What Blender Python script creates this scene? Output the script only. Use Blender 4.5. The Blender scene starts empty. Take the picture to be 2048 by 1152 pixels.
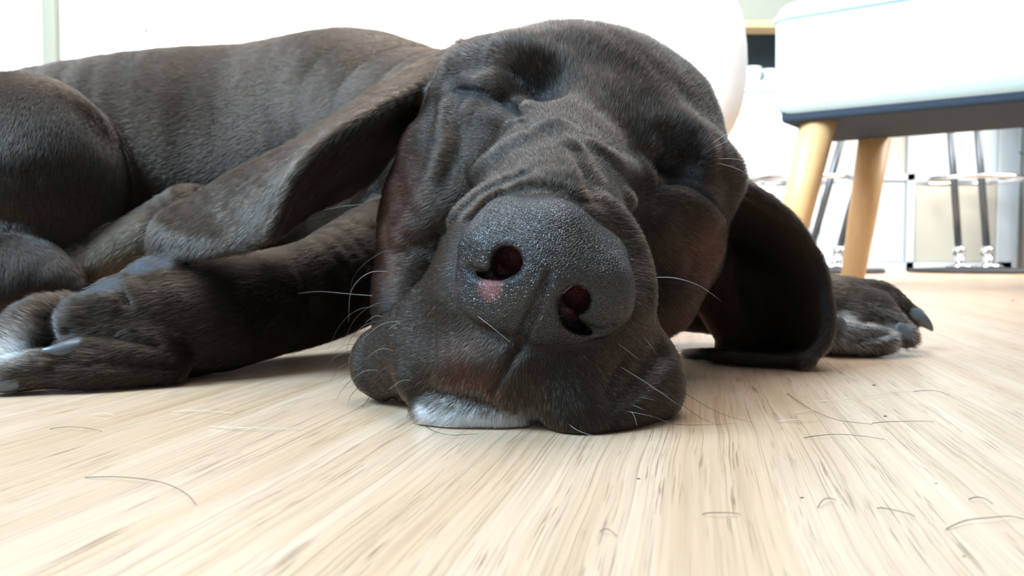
import bpy, math, random
import numpy as np
from mathutils import Vector, Matrix
random.seed(7); rng = np.random.default_rng(7)
FINE = 0.75          # grid scale of the sculpt (bigger = coarser)
HAIRS = 1150000
SC = bpy.context.scene
COL = SC.collection

# ------------------------------------------------------------------ camera
FPX = 1700.0; CAMZ = 0.05; PITCH = math.atan(70/FPX)
cam_d = bpy.data.cameras.new('camera'); cam = bpy.data.objects.new('camera', cam_d); COL.objects.link(cam)
cam.location = (0, 0, CAMZ); cam.rotation_euler = (math.pi/2-PITCH, 0, 0)
cam_d.sensor_width = 36; cam_d.lens = 36*FPX/2048
cam_d.clip_start = 0.01; cam_d.clip_end = 50
cam_d.dof.use_dof = True; cam_d.dof.focus_distance = 0.25; cam_d.dof.aperture_fstop = 26
SC.camera = cam

# ------------------------------------------------------------------ world and lights
w = bpy.data.worlds.new('world'); SC.world = w; w.use_nodes = True
bg = w.node_tree.nodes['Background']; bg.inputs[0].default_value = (0.80, 0.90, 1.0, 1); bg.inputs[1].default_value = 0.31
def area(name, loc, target, sx, sy, power, color, spread=180):
    l = bpy.data.lights.new(name, 'AREA'); l.shape = 'RECTANGLE'; l.size = sx; l.size_y = sy
    l.energy = power; l.color = color; l.spread = math.radians(spread)
    o = bpy.data.objects.new(name, l); COL.objects.link(o); o.location = loc
    o.rotation_euler = (Vector(target)-Vector(loc)).to_track_quat('-Z', 'Y').to_euler()
    return o
area('window_light', (-1.2, -0.15, 1.3), (0, 0.35, 0.08), 0.8, 0.9, 72, (0.50, 0.76, 1.0))
area('overhead_fill', (0.2, 1.1, 2.3), (0.0, 0.5, 0.0), 1.8, 1.8, 58, (0.90, 0.95, 1.0))  # added overhead fill, brightens the floor and the dog's upper side
area('back_fill_right', (1.9, 1.7, 1.5), (0.4, 2.6, 0.3), 1.2, 1.6, 32, (1.0, 0.98, 0.95), 100)  # added fill that bleaches the shelving end of the room, no actual door
area('back_fill_left', (-1.0, 0.6, 1.6), (0.0, 1.9, 0.4), 0.8, 1.0, 32, (1.0, 0.98, 0.96), 80)  # added fill to brighten the armchair and footstool legs, no actual window
SC.view_settings.view_transform = 'Standard'; SC.view_settings.look = 'None'
SC.view_settings.gamma = 1; SC.view_settings.use_curve_mapping = False
SC.view_settings.exposure = 0.14

# ------------------------------------------------------------------ helpers
def P(px, py, Y):
    """the point of the place seen at a photograph pixel, at distance Y into the room"""
    a = (px-1024)/FPX; b = -(py-576)/FPX
    c, s = math.cos(PITCH), math.sin(PITCH)
    d = np.array([a, c+b*s, -s+b*c])
    return np.array([0, 0, CAMZ]) + d*(Y/d[1])
def R(r, Y): return r*Y/FPX

def tag(o, label=None, cat=None, group=None, kind=None):
    if label: o['label'] = label
    if cat: o['category'] = cat
    if group: o['group'] = group
    if kind: o['kind'] = kind
    return o
def mesh_np(name, V, F, mat=None, parent=None, smooth=True):
    me = bpy.data.meshes.new(name)
    V = np.asarray(V, dtype=np.float32)
    if isinstance(F, np.ndarray):
        n, k = F.shape
        me.vertices.add(len(V)); me.vertices.foreach_set('co', V.ravel())
        me.loops.add(n*k); me.loops.foreach_set('vertex_index', F.astype(np.int32).ravel())
        me.polygons.add(n); me.polygons.foreach_set('loop_start', np.arange(0, n*k, k, dtype=np.int32))
        me.polygons.foreach_set('loop_total', np.full(n, k, dtype=np.int32))
        me.update(calc_edges=True)
    else:
        me.from_pydata([tuple(map(float, v)) for v in V], [], [tuple(f) for f in F]); me.update()
    if smooth: me.polygons.foreach_set('use_smooth', np.ones(len(me.polygons), dtype=bool))
    o = bpy.data.objects.new(name, me); COL.objects.link(o)
    if mat: me.materials.append(mat)
    if parent: o.parent = parent
    return o
def empty(name, loc=(0, 0, 0), rz=0):
    o = bpy.data.objects.new(name, None); COL.objects.link(o); o.location = loc; o.rotation_euler = (0, 0, rz)
    o.empty_display_size = 0.02
    return o
def copy_tree(o, parent=None):
    c = o.copy(); COL.objects.link(c); c.parent = parent
    for ch in list(o.children): copy_tree(ch, c)
    return c
class MB:
    def __init__(s): s.V = []; s.F = []
    def add(s, V, F):
        n = len(s.V); s.V += [tuple(map(float, v)) for v in V]; s.F += [tuple(i+n for i in f) for f in F]; return s
    def box(s, lo, hi, M=None):
        x0, y0, z0 = lo; x1, y1, z1 = hi
        V = [(x0,y0,z0),(x1,y0,z0),(x1,y1,z0),(x0,y1,z0),(x0,y0,z1),(x1,y0,z1),(x1,y1,z1),(x0,y1,z1)]
        if M is not None: V = [tuple(M @ Vector(v)) for v in V]
        return s.add(V, [(0,3,2,1),(4,5,6,7),(0,1,5,4),(1,2,6,5),(2,3,7,6),(3,0,4,7)])
    def tube(s, pts, rad, n=12, cap=True, closed=False):
        pts = [Vector(p) for p in pts]; m = len(pts)
        if not hasattr(rad, '__len__'): rad = [rad]*m
        V = []; F = []; up = None
        for i, p in enumerate(pts):
            if closed: t = pts[(i+1) % m]-pts[i-1]
            else: t = pts[min(i+1, m-1)]-pts[max(i-1, 0)]
            t.normalize()
            if up is None: up = Vector((0,0,1)) if abs(t.z) < .9 else Vector((1,0,0))
            a = t.cross(up).normalized(); b = a.cross(t).normalized(); up = b
            for k in range(n):
                th = 2*math.pi*k/n
                V.append(p+(a*math.cos(th)+b*math.sin(th))*rad[i])
        for i in range(m if closed else m-1):
            j = (i+1) % m
            for k in range(n):
                F.append((i*n+k, i*n+(k+1) % n, j*n+(k+1) % n, j*n+k))
        if cap and not closed:
            F.append(tuple(range(n-1, -1, -1))); F.append(tuple((m-1)*n+k for k in range(n)))
        return s.add(V, F)
    def lathe(s, prof, c=(0,0,0), n=32):
        V = []; F = []
        for r, z in prof:
            for k in range(n):
                th = 2*math.pi*k/n; V.append((c[0]+r*math.cos(th), c[1]+r*math.sin(th), c[2]+z))
        for i in range(len(prof)-1):
            for k in range(n): F.append((i*n+k, i*n+(k+1) % n, (i+1)*n+(k+1) % n, (i+1)*n+k))
        F.append(tuple(range(n-1, -1, -1))); F.append(tuple((len(prof)-1)*n+k for k in range(n)))
        return s.add(V, F)
    def build(s, name, mat, parent=None, smooth=True, bevel=0, seg=3):
        o = mesh_np(name, s.V, s.F, mat, parent, smooth)
        if bevel:
            b = o.modifiers.new('bevel', 'BEVEL'); b.width = bevel; b.segments = seg; b.limit_method = 'ANGLE'
            o.modifiers.new('wn', 'WEIGHTED_NORMAL')
        return o

# ------------------------------------------------------------------ materials
def newmat(name):
    m = bpy.data.materials.new(name); m.use_nodes = True
    nt = m.node_tree; b = nt.nodes['Principled BSDF']
    return m, nt, b
def N(nt, typ, **kw):
    n = nt.nodes.new(typ)
    for k, v in kw.items():
        if k in n.inputs: n.inputs[k].default_value = v
        else: setattr(n, k, v)
    return n
def simple(name, col, rough=0.5, metal=0, noise=0.0, scale=40, bump=0.0, spec=None):
    m, nt, b = newmat(name)
    b.inputs['Roughness'].default_value = rough; b.inputs['Metallic'].default_value = metal
    if spec is not None: b.inputs['Specular IOR Level'].default_value = spec
    tc = N(nt, 'ShaderNodeTexCoord'); nz = N(nt, 'ShaderNodeTexNoise', Scale=scale, Detail=6.0)
    nt.links.new(tc.outputs['Object'], nz.inputs['Vector'])
    mr = N(nt, 'ShaderNodeMapRange'); mr.inputs['To Min'].default_value = 1-noise; mr.inputs['To Max'].default_value = 1+noise
    nt.links.new(nz.outputs['Fac'], mr.inputs['Value'])
    mx = N(nt, 'ShaderNodeVectorMath', operation='MULTIPLY'); mx.inputs[0].default_value = col[:3]
    nt.links.new(mr.outputs[0], mx.inputs[1]); nt.links.new(mx.outputs[0], b.inputs['Base Color'])
    if bump:
        bp = N(nt, 'ShaderNodeBump', Strength=bump, Distance=0.002)
        nt.links.new(nz.outputs['Fac'], bp.inputs['Height']); nt.links.new(bp.outputs[0], b.inputs['Normal'])
    return m
M_wall = simple('white_plaster', (0.87, 0.87, 0.86), 0.9, noise=0.02, scale=20)
M_trim = simple('grey_green_paint', (0.24, 0.26, 0.22), 0.6)
M_white = simple('white_paint', (0.60, 0.66, 0.69), 0.5)
M_cream = simple('cream_leather', (0.86, 0.77, 0.71), 0.45, noise=0.03, scale=30, bump=0.1)
M_beige = simple('beige_box', (0.47, 0.45, 0.38), 0.8, noise=0.03)
M_pale = simple('pale_box', (0.54, 0.53, 0.47), 0.8, noise=0.03)
M_pouf = simple('pale_blue_fabric', (0.50, 0.68, 0.74), 0.95, noise=0.06, scale=900, bump=0.3)
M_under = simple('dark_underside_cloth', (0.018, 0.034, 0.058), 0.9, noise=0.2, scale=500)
M_chrome = simple('chrome', (0.75, 0.76, 0.78), 0.12, metal=1)
M_tube = simple('dark_steel_tube', (0.10, 0.11, 0.12), 0.35, metal=0.6)
M_black = simple('black_rubber', (0.02, 0.022, 0.025), 0.6)
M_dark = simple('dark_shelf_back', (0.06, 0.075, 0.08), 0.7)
M_leaf = simple('green_leaf', (0.06, 0.14, 0.07), 0.5, noise=0.3)
M_stripe = simple('grey_blue_paint', (0.42, 0.47, 0.50), 0.6)

def wood_leg():
    m, nt, b = newmat('pale_turned_wood')
    tc = N(nt, 'ShaderNodeTexCoord'); mp = N(nt, 'ShaderNodeMapping'); mp.inputs['Scale'].default_value = (60, 60, 4)
    nz = N(nt, 'ShaderNodeTexNoise', Scale=1.5, Detail=5.0)
    cr = N(nt, 'ShaderNodeValToRGB'); cr.color_ramp.elements[0].position = .3; cr.color_ramp.elements[1].position = .75
    cr.color_ramp.elements[0].color = (0.60, 0.38, 0.18, 1); cr.color_ramp.elements[1].color = (0.72, 0.50, 0.26, 1)
    nt.links.new(tc.outputs['Object'], mp.inputs[0]); nt.links.new(mp.outputs[0], nz.inputs['Vector'])
    nt.links.new(nz.outputs['Fac'], cr.inputs[0]); nt.links.new(cr.outputs[0], b.inputs['Base Color'])
    b.inputs['Roughness'].default_value = 0.4
    return m
M_leg = wood_leg()

def oak():
    m, nt, b = newmat('pale_oak_laminate'); L = nt.links.new
    tc = N(nt, 'ShaderNodeTexCoord')
    rot = N(nt, 'ShaderNodeMapping'); rot.inputs['Rotation'].default_value = (0, 0, math.radians(12.3))
    L(tc.outputs['Object'], rot.inputs[0])      # grain runs along local Y after this turn
    wob = N(nt, 'ShaderNodeTexNoise', Scale=9.0, Detail=2.0); L(rot.outputs[0], wob.inputs['Vector'])
    wv = N(nt, 'ShaderNodeVectorMath', operation='MULTIPLY'); wv.inputs[1].default_value = (0.006, 0, 0)
    ws = N(nt, 'ShaderNodeVectorMath', operation='SUBTRACT'); ws.inputs[1].default_value = (0.5, 0.5, 0.5)
    L(wob.outputs['Color'], ws.inputs[0]); L(ws.outputs[0], wv.inputs[0])
    ad = N(nt, 'ShaderNodeVectorMath', operation='ADD'); L(rot.outputs[0], ad.inputs[0]); L(wv.outputs[0], ad.inputs[1])
    def stretched(sx, sy, detail, scale=1.0, rough=.6):
        mp = N(nt, 'ShaderNodeMapping'); mp.inputs['Scale'].default_value = (sx, sy, 1)
        L(ad.outputs[0], mp.inputs[0])
        nz = N(nt, 'ShaderNodeTexNoise', Scale=scale, Detail=detail, Roughness=rough); L(mp.outputs[0], nz.inputs['Vector'])
        return nz
    n1 = stretched(70, 2.2, 3)       # broad bands
    n2 = stretched(700, 9, 4)        # fine streaks
    n3 = stretched(2100, 36, 2)       # pores
    n4 = stretched(160, 14, 3)       # where the pores gather
    cr = N(nt, 'ShaderNodeValToRGB'); e = cr.color_ramp.elements
    e[0].position = .25; e[0].color = (0.54, 0.335, 0.19, 1); e[1].position = .75; e[1].color = (0.70, 0.505, 0.355, 1)
    L(n1.outputs['Fac'], cr.inputs[0])
    s2 = N(nt, 'ShaderNodeMapRange'); s2.inputs['From Min'].default_value = .3; s2.inputs['From Max'].default_value = .7
    s2.inputs['To Min'].default_value = .88; s2.inputs['To Max'].default_value = 1.08; L(n2.outputs['Fac'], s2.inputs['Value'])
    m1 = N(nt, 'ShaderNodeVectorMath', operation='MULTIPLY'); L(cr.outputs[0], m1.inputs[0]); L(s2.outputs[0], m1.inputs[1])
    a = N(nt, 'ShaderNodeMapRange'); a.inputs['From Min'].default_value = .56; a.inputs['From Max'].default_value = .62; L(n3.outputs['Fac'], a.inputs['Value'])
    c = N(nt, 'ShaderNodeMapRange'); c.inputs['From Min'].default_value = .45; c.inputs['From Max'].default_value = .6; L(n4.outputs['Fac'], c.inputs['Value'])
    pm = N(nt, 'ShaderNodeMath', operation='MULTIPLY'); L(a.outputs[0], pm.inputs[0]); L(c.outputs[0], pm.inputs[1])
    # long dark streaks
    n5 = stretched(1500, 6, 3)
    d = N(nt, 'ShaderNodeMapRange'); d.inputs['From Min'].default_value = .56; d.inputs['From Max'].default_value = .68; L(n5.outputs['Fac'], d.inputs['Value'])
    d2 = N(nt, 'ShaderNodeMath', operation='MULTIPLY'); d2.inputs[1].default_value = .75; L(d.outputs[0], d2.inputs[0])
    mxx = N(nt, 'ShaderNodeMath', operation='MAXIMUM'); L(pm.outputs[0], mxx.inputs[0]); L(d2.outputs[0], mxx.inputs[1])
    pf = N(nt, 'ShaderNodeMath', operation='MULTIPLY'); pf.inputs[1].default_value = .75; L(mxx.outputs[0], pf.inputs[0])
    mix = N(nt, 'ShaderNodeMix', data_type='RGBA'); L(pf.outputs[0], mix.inputs['Factor'])
    L(m1.outputs[0], mix.inputs['A']); mix.inputs['B'].default_value = (0.24, 0.14, 0.075, 1)
    L(mix.outputs['Result'], b.inputs['Base Color'])
    b.inputs['Roughness'].default_value = 0.30
    bp = N(nt, 'ShaderNodeBump', Strength=.25, Distance=.0004); bp.invert = True
    L(mxx.outputs[0], bp.inputs['Height']); L(bp.outputs[0], b.inputs['Normal'])
    return m
M_oak = oak()

# ------------------------------------------------------------------ the setting
tag(MB().box((-2.2, -1.0, -0.03), (3.2, 4.2, 0)).build('floor', M_oak, smooth=False), 'pale oak laminate floor with grain running away from the camera', kind='structure')
tag(MB().box((-2.2, 3.6, 0), (3.2, 3.7, 2.5)).build('wall_back', M_wall, smooth=False), 'bright white wall at the back', kind='structure')
tag(MB().box((-2.2, 1.9, 0), (-0.96, 2.0, 2.5)).build('wall_left', M_wall, smooth=False), 'bright white wall at the left', kind='structure')
tag(MB().box((-1.030, 1.88, 0), (-0.998, 1.9, 2.5)).build('trim_1', M_trim, smooth=False, bevel=.004), 'grey green vertical door trim at the left', kind='structure')

# ------------------------------------------------------------------ sofa
def sofa():
    root = empty('armchair', (-0.13, 1.18, 0))
    tag(root, 'rounded cream leather armchair standing behind the sleeping dog', 'armchair')
    # plump rounded body seen from its side: superellipse cross-section
    x0, x1 = -0.494, 0.469; z0, z1 = 0.05, 0.80
    def pad(x0, x1, y0, y1, z0, z1, r, name, ex=.45):
        mb = MB(); n = 40; m = 10; cx, cz = (x0+x1)/2, (z0+z1)/2; hx, hz = (x1-x0)/2, (z1-z0)/2
        V = []; F = []
        prof = [(-1+2*i/m) for i in range(m+1)]
        for i, t in enumerate(prof):
            y = (y0+y1)/2+(y1-y0)/2*t; sc = (1-abs(t)**4)**.25 if abs(t) < 1 else 0.0
            sc = 1-(1-sc)*r/hx
            for k in range(n):
                th = 2*math.pi*k/n; c, s = math.cos(th), math.sin(th)
                sx = math.copysign(abs(c)**ex, c); sz = math.copysign(abs(s)**ex, s)
                V.append((cx+hx*sc*sx, y, cz+hz*sc*sz))
        for i in range(m):
            for k in range(n): F.append((i*n+k, i*n+(k+1) % n, (i+1)*n+(k+1) % n, (i+1)*n+k))
        F.append(tuple(range(n-1, -1, -1))); F.append(tuple(m*n+k for k in range(n)))
        mb.add(V, F); o = mb.build(name, M_cream, root); 
        s = o.modifiers.new('sub', 'SUBSURF'); s.levels = 1; s.render_levels = 1
        return o
    pad(x0, x1, 0, 0.20, 0.09, 0.55, .06, 'armrest', .78)
    pad(x0+.05, x1-.05, 0.18, 0.70, 0.06, 0.40, .05, 'seat_cushion')
    pad(x0, x0+.24, 0.1, 0.80, 0.10, 0.85, .05, 'backrest')
    pad(x0, x1, 0.66, 0.86, 0.09, 0.55, .06, 'armrest', .78)
    for (x, y) in ((x0+.12, .1), (x1-.12, .1), (x0+.12, .75), (x1-.12, .75)):
        MB().tube([(x, y, 0.0), (x, y, .08)], .02).build('leg', M_black, root)
    p = P(290, 57, 1.178)
    mb = MB(); mb.lathe([(0.0035, -.002), (.006, 0), (.0035, .002)], n=12)
    o = mb.build('button', M_stripe, root); o.rotation_euler = (math.pi/2, 0, 0); o.location = Vector(p)-root.location; o.scale = (.7, 1.3, 1)
    return root
sofa()

# ------------------------------------------------------------------ footstool
def pouf():
    ang = math.radians(-36); zb, zt = .240, .408; LX, LY = .46, .285
    root = empty('footstool', (.368, 1.225, 0), ang)          # its front left corner
    tag(root, 'oblong pale blue upholstered footstool on splayed pale wooden legs', 'stool')
    b = MB().box((0, 0, zb+.003), (LX, LY, zt)).build('seat', M_pouf, root)
    bv = b.modifiers.new('bevel', 'BEVEL'); bv.width = .028; bv.segments = 6
    pts = []; r = .028
    for cx, cy, a0 in ((LX-r, LY-r, 0), (r, LY-r, 90), (r, r, 180), (LX-r, r, 270)):
        for k in range(7):
            t = math.radians(a0+15*k); pts.append((cx+(r+.001)*math.cos(t), cy+(r+.001)*math.sin(t), zt-.026))
    MB().tube(pts, .0035, 8, closed=True).build('piping', M_pouf, root)
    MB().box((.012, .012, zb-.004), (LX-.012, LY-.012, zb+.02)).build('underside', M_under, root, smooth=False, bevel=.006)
    inv = Matrix.Rotation(-ang, 4, 'Z')
    def loc(x, y, z): return inv @ (Vector((x, y, z))-Vector(root.location))
    l1 = (loc(.441, 1.228, zb+.004), loc(.395, 1.255, 0)); l2 = (loc(.596, 1.405, zb), loc(.576, 1.44, 0))
    mir = lambda v: Vector((LX-v.x, v.y, v.z))
    for t, f in (l1, l2, (mir(l1[0]), mir(l1[1])), (mir(l2[0]), mir(l2[1]))):
        MB().tube([t, t.lerp(f, .5), t.lerp(f, .97), f], [.0250, .0225, .0190, .016], 24).build('leg', M_leg, root)
    return root
pouf()

# ------------------------------------------------------------------ bar stools with chrome fittings
def bar_stool(px, ptop, pring, label):
    Yb = 2.17; c = P(px, 545, Yb); root = empty('bar_stool', (c[0], c[1], 0)); tag(root, label, 'bar stool', 'bar stools behind the footstool')
    dx = (ptop-px)*Yb/FPX; w = .036
    MB().lathe([(.150, 0), (.155, .004), (.150, .010), (.05, .014)], n=40).build('base', M_black, root)
    for sx in (-1, 1):
        ft = Vector((sx*w, 0, .012)); top = Vector((dx*1.40+sx*w*.95, .0, .48))
        g = MB().tube([ft, top], .0088, 12).build('leg', M_tube, root)
        a = ft.lerp(top, .065); b2 = ft.lerp(top, .12)
        MB().tube([a, a.lerp(b2, .3), a.lerp(b2, .7), b2], [.010, .016, .016, .010], 14).build('collar', M_chrome, g)
        MB().tube([ft, a], .0125, 12).build('sleeve', M_chrome, g)
        MB().lathe([(.030, .012), (.036, .016), (.026, .022), (.012, .025)], (sx*w, 0, 0), 20).build('foot_cap', M_chrome, g)
    rc = P(pring, 360, Yb)[0]-c[0]
    MB().tube([(rc+.125*math.cos(t*math.pi/20), .125*math.sin(t*math.pi/20), .235) for t in range(40)], .006, 8, closed=True).build('footrest', M_chrome, root)
    MB().lathe([(.06, .47), (.095, .478), (.10, .495), (.09, .515), (.05, .52)], (dx*1.4, 0, 0), 36).build('seat', M_white, root)
    return root
bar_stool(1948, 1923, 1936, 'steel bar stool on a round black base seen below the right half of the footstool')
bar_stool(1640, 1708, 1602, 'steel bar stool on a round black base seen between the two near footstool legs')

# ------------------------------------------------------------------ shelving unit far behind
def shelf_unit():
    root = empty('shelving_unit', (0, 2.34, 0)); tag(root, 'white cube shelving unit holding pale boxes behind the bar stools', 'shelving unit')
    xs = [.575, .835, 1.095, 1.355]; zs = [.016, .258, .500, .742]; h_ = .009
    for z in zs[:3]: MB().box((xs[0]-.02, 0, z-h_), (xs[-1]+.02, .30, z+h_)).build('shelf', M_white, root, smooth=False)
    MB().box((xs[0]-.04, 0, 0), (xs[-1]+.02, .30, .008)).build('plinth', M_white, root, smooth=False)
    for x in xs: MB().box((x-.010 if x < 1.3 else x-.02, 0.0, 0.0), (x+.010 if x < 1.3 else x+.035, .30, zs[2])).build('side_panel', M_white, root, smooth=False)
    MB().box((xs[0], .29, .0), (xs[-1], .305, zs[2])).build('back_panel', M_white, root, smooth=False)
    cells = {(0, 0): ('white', M_white), (1, 0): ('white', M_white), (2, 0): ('beige', M_beige), (0, 1): ('white', M_white), (1, 1): ('pale beige', M_pale), (2, 1): ('white', M_white)}
    for (i, j), (cn, mt) in cells.items():
        x0, x1 = xs[i]+.011, xs[i+1]-(.011 if i < 2 else .021); z0 = zs[j]+h_+.0003; z1 = zs[j+1]-h_-.001
        t = empty('storage_box', ((x0+x1)/2, 2.346, z0))
        tag(t, '%s storage box in the %s column of the shelving unit, %s row' % (cn, ['left', 'middle', 'right'][i], ['bottom', 'upper'][j]), 'storage box', 'storage boxes in the shelving unit')
        hw = (x1-x0)/2
        MB().box((-hw, 0, 0), (hw, .26, z1-z0)).build('body', mt, t, smooth=False, bevel=.004)
shelf_unit()
def bookcase():
    root = empty('bookcase', (.76, 2.75, 0)); tag(root, 'white bookcase with a dark open niche under a wooden shelf, seen between armchair and footstool', 'bookcase')
    MB().box((-.16, 0, 0), (.20, .30, .60)).build('cabinet', M_white, root, smooth=False, bevel=.004)
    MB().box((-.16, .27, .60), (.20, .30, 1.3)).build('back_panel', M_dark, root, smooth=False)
    MB().box((-.16, 0, .772), (.20, .09, .792)).build('shelf', M_leg, root, smooth=False)
    MB().box((-.18, 0, 0), (-.16, .30, 1.3)).build('side_panel', M_white, root, smooth=False)
    MB().box((.20, 0, 0), (.22, .30, 1.3)).build('side_panel', M_white, root, smooth=False)
    MB().box((-.15, .02, .793), (.19, .08, 1.12)).build('binder', M_trim, root, smooth=False)
    for x, y, l in ((.03, .08, 'left'), (.095, .12, 'right')):
        t = empty('cup', (.76+x, 2.75+y, .6005)); tag(t, 'small white cup in the dark niche of the bookcase, the %s one' % l, 'cup', 'cups in the bookcase')
        MB().lathe([(.022, 0), (.03, .03), (.032, .06), (.029, .06), (.020, .006)], n=24).build('bowl', M_white, t)
        MB().tube([(.030, 0, .05), (.048, 0, .045), (.048, 0, .022), (.028, 0, .014)], .004, 8).build('handle', M_white, t)
bookcase()
def curtain():
    mb = MB(); V = []; F = []; n = 60
    for z in (0.004, 2.2):
        for k in range(n): V.append((1.362+.5*k/(n-1), 2.29+.018*math.sin(k*.9), z))
    for k in range(n-1): F.append((k, k+1, n+k+1, n+k))
    o = mb.add(V, F).build('curtain', M_stripe); m = o.modifiers.new('th', 'SOLIDIFY'); m.thickness = .004
    tag(o, 'grey blue curtain hanging at the right edge beside the shelving unit', 'curtain')
curtain()
def plant():
    root = empty('potted_plant', (1.40, 2.18, 0)); tag(root, 'dark green leafy plant in a pale pot at the right edge of the room', 'plant')
    MB().lathe([(.05, 0), (.065, .16), (.068, .165), (.06, .165), (.05, .15)], n=30).build('pot', M_white, root)
    r = random.Random(3)
    for i in range(26):
        a = r.uniform(0, 6.28); L = r.uniform(.10, .17); z0 = .16+.05*r.random(); e = r.uniform(.8, 1.6)
        d = Vector((math.cos(a), math.sin(a), 0)); s = Vector((-d.y, d.x, 0)); V = []; F = []
        for k in range(7):
            t = k/6; w = .022*math.sin(math.pi*min(1, t*.95+.05)); c = d*(L*t*.6)+Vector((0, 0, z0+L*e*(t-.45*t*t)))
            V += [c-s*w, c+Vector((0, 0, -.004)), c+s*w]
        for k in range(6): F += [(3*k, 3*k+1, 3*k+4, 3*k+3), (3*k+1, 3*k+2, 3*k+5, 3*k+4)]
        MB().add(V, F).build('leaf', M_leaf, root)
plant()
# ================================================================== THE DOG
# A sculpting field: signed distances on a grid that is fine at the head and coarser away from it.
def axis(segs):
    out = [segs[0][0]]
    for a, b, h0, h1 in segs:
        x = a
        while x < b-1e-9:
            t = (x-a)/(b-a); x += (h0+(h1-h0)*t)*FINE; out.append(x)
    return np.array(out, dtype=np.float32)
class Field:
    def __init__(s, xs, ys, zs):
        s.g = [xs, ys, zs]; s.D = np.full((len(xs), len(ys), len(zs)), 0.05, dtype=np.float32)
    def sub(s, lo, hi):
        i = [np.searchsorted(g, l) for g, l in zip(s.g, lo)]; j = [np.searchsorted(g, h) for g, h in zip(s.g, hi)]
        if any(b <= a for a, b in zip(i, j)): return None
        sl = tuple(slice(a, b) for a, b in zip(i, j))
        X = s.g[0][sl[0]][:, None, None]; Y = s.g[1][sl[1]][None, :, None]; Z = s.g[2][sl[2]][None, None, :]
        return sl, X, Y, Z
    def op(s, f, lo, hi, k, mode):
        pad = 2*k+.004
        r = s.sub([l-pad for l in lo], [h+pad for h in hi])
        if r is None: return
        sl, X, Y, Z = r; d = f(X, Y, Z).astype(np.float32); D = s.D[sl]
        if mode == 'add':
            h = np.maximum(k-np.abs(D-d), 0); s.D[sl] = np.minimum(D, d)-h*h/(4*k)
        else:
            d = -d; h = np.maximum(k-np.abs(D-d), 0); s.D[sl] = np.maximum(D, d)+h*h/(4*k)
    def ball(s, c, r, k=.004, mode='add'):
        c = np.asarray(c, float)
        s.op(lambda X, Y, Z: np.sqrt((X-c[0])**2+(Y-c[1])**2+(Z-c[2])**2)-r, c-r, c+r, k, mode)
    def ell(s, c, rad, B=None, k=.006, mode='add'):
        c = np.asarray(c, float); rad = np.asarray(rad, float); B = np.eye(3) if B is None else B  # rows = axes
        e = np.abs(B.T) @ rad
        def f(X, Y, Z):
            x, y, z = X-c[0], Y-c[1], Z-c[2]; p = []
            for i in range(3): p.append(x*B[i, 0]+y*B[i, 1]+z*B[i, 2])
            k0 = np.sqrt(sum((p[i]/rad[i])**2 for i in range(3))); k1 = np.sqrt(sum((p[i]/rad[i]**2)**2 for i in range(3)))
            return k0*(k0-1)/np.maximum(k1, 1e-6)
        s.op(f, c-e, c+e, k, mode)
    def cone(s, a, b, ra, rb, k=.006, mode='add'):
        a = np.asarray(a, float); b = np.asarray(b, float); ab = b-a; L2 = ab@ab
        lo = np.minimum(a-ra, b-rb); hi = np.maximum(a+ra, b+rb)
        def f(X, Y, Z):
            t = np.clip(((X-a[0])*ab[0]+(Y-a[1])*ab[1]+(Z-a[2])*ab[2])/L2, 0, 1)
            return np.sqrt((X-a[0]-t*ab[0])**2+(Y-a[1]-t*ab[1])**2+(Z-a[2]-t*ab[2])**2)-(ra+(rb-ra)*t)
        s.op(f, lo, hi, k, mode)
    def chain(s, pts, rad, k=.004, mode='add', n=5):
        """one smooth tapering tube through the points"""
        A = np.concatenate([np.array(pts, float), np.array(rad, float)[:, None]], 1); m = len(A); out = []
        for i in range(m-1):
            p0, p1, p2, p3 = A[max(i-1, 0)], A[i], A[i+1], A[min(i+2, m-1)]
            for j in range(n):
                u = j/n; out.append(.5*((2*p1)+(-p0+p2)*u+(2*p0-5*p1+4*p2-p3)*u*u+(-p0+3*p1-3*p2+p3)*u**3))
        out.append(A[-1]); A = np.array(out); r = np.maximum(A[:, 3:], 1e-5); A = A[:, :3]; pad = 2*k+.004
        q = s.sub((A-r).min(0)-pad, (A+r).max(0)+pad)
        if q is None: return
        sl, X, Y, Z = q; T = np.full(s.D[sl].shape, .05, dtype=np.float32); gx, gy, gz = X.ravel(), Y.ravel(), Z.ravel()
        for i in range(len(A)-1):
            a, b = A[i], A[i+1]; ra, rb = r[i, 0], r[i+1, 0]; ab = b-a; L2 = max(ab@ab, 1e-12)
            lo = np.minimum(a-ra, b-rb)-pad; hi = np.maximum(a+ra, b+rb)+pad
            ix = [(np.searchsorted(g, l), np.searchsorted(g, h)) for g, l, h in zip((gx, gy, gz), lo, hi)]
            v = T[ix[0][0]:ix[0][1], ix[1][0]:ix[1][1], ix[2][0]:ix[2][1]]
            if v.size == 0: continue
            x = gx[ix[0][0]:ix[0][1], None, None]-a[0]; y = gy[None, ix[1][0]:ix[1][1], None]-a[1]; z = gz[None, None, ix[2][0]:ix[2][1]]-a[2]
            t = np.clip((x*ab[0]+y*ab[1]+z*ab[2])/L2, 0, 1)
            np.minimum(v, (np.sqrt((x-t*ab[0])**2+(y-t*ab[1])**2+(z-t*ab[2])**2)-(ra+(rb-ra)*t)).astype(np.float32), out=v)
        D = s.D[sl]
        if mode == 'add':
            h = np.maximum(k-np.abs(D-T), 0); s.D[sl] = np.minimum(D, T)-h*h/(4*k)
        else:
            T = -T; h = np.maximum(k-np.abs(D-T), 0); s.D[sl] = np.maximum(D, T)+h*h/(4*k)
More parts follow.
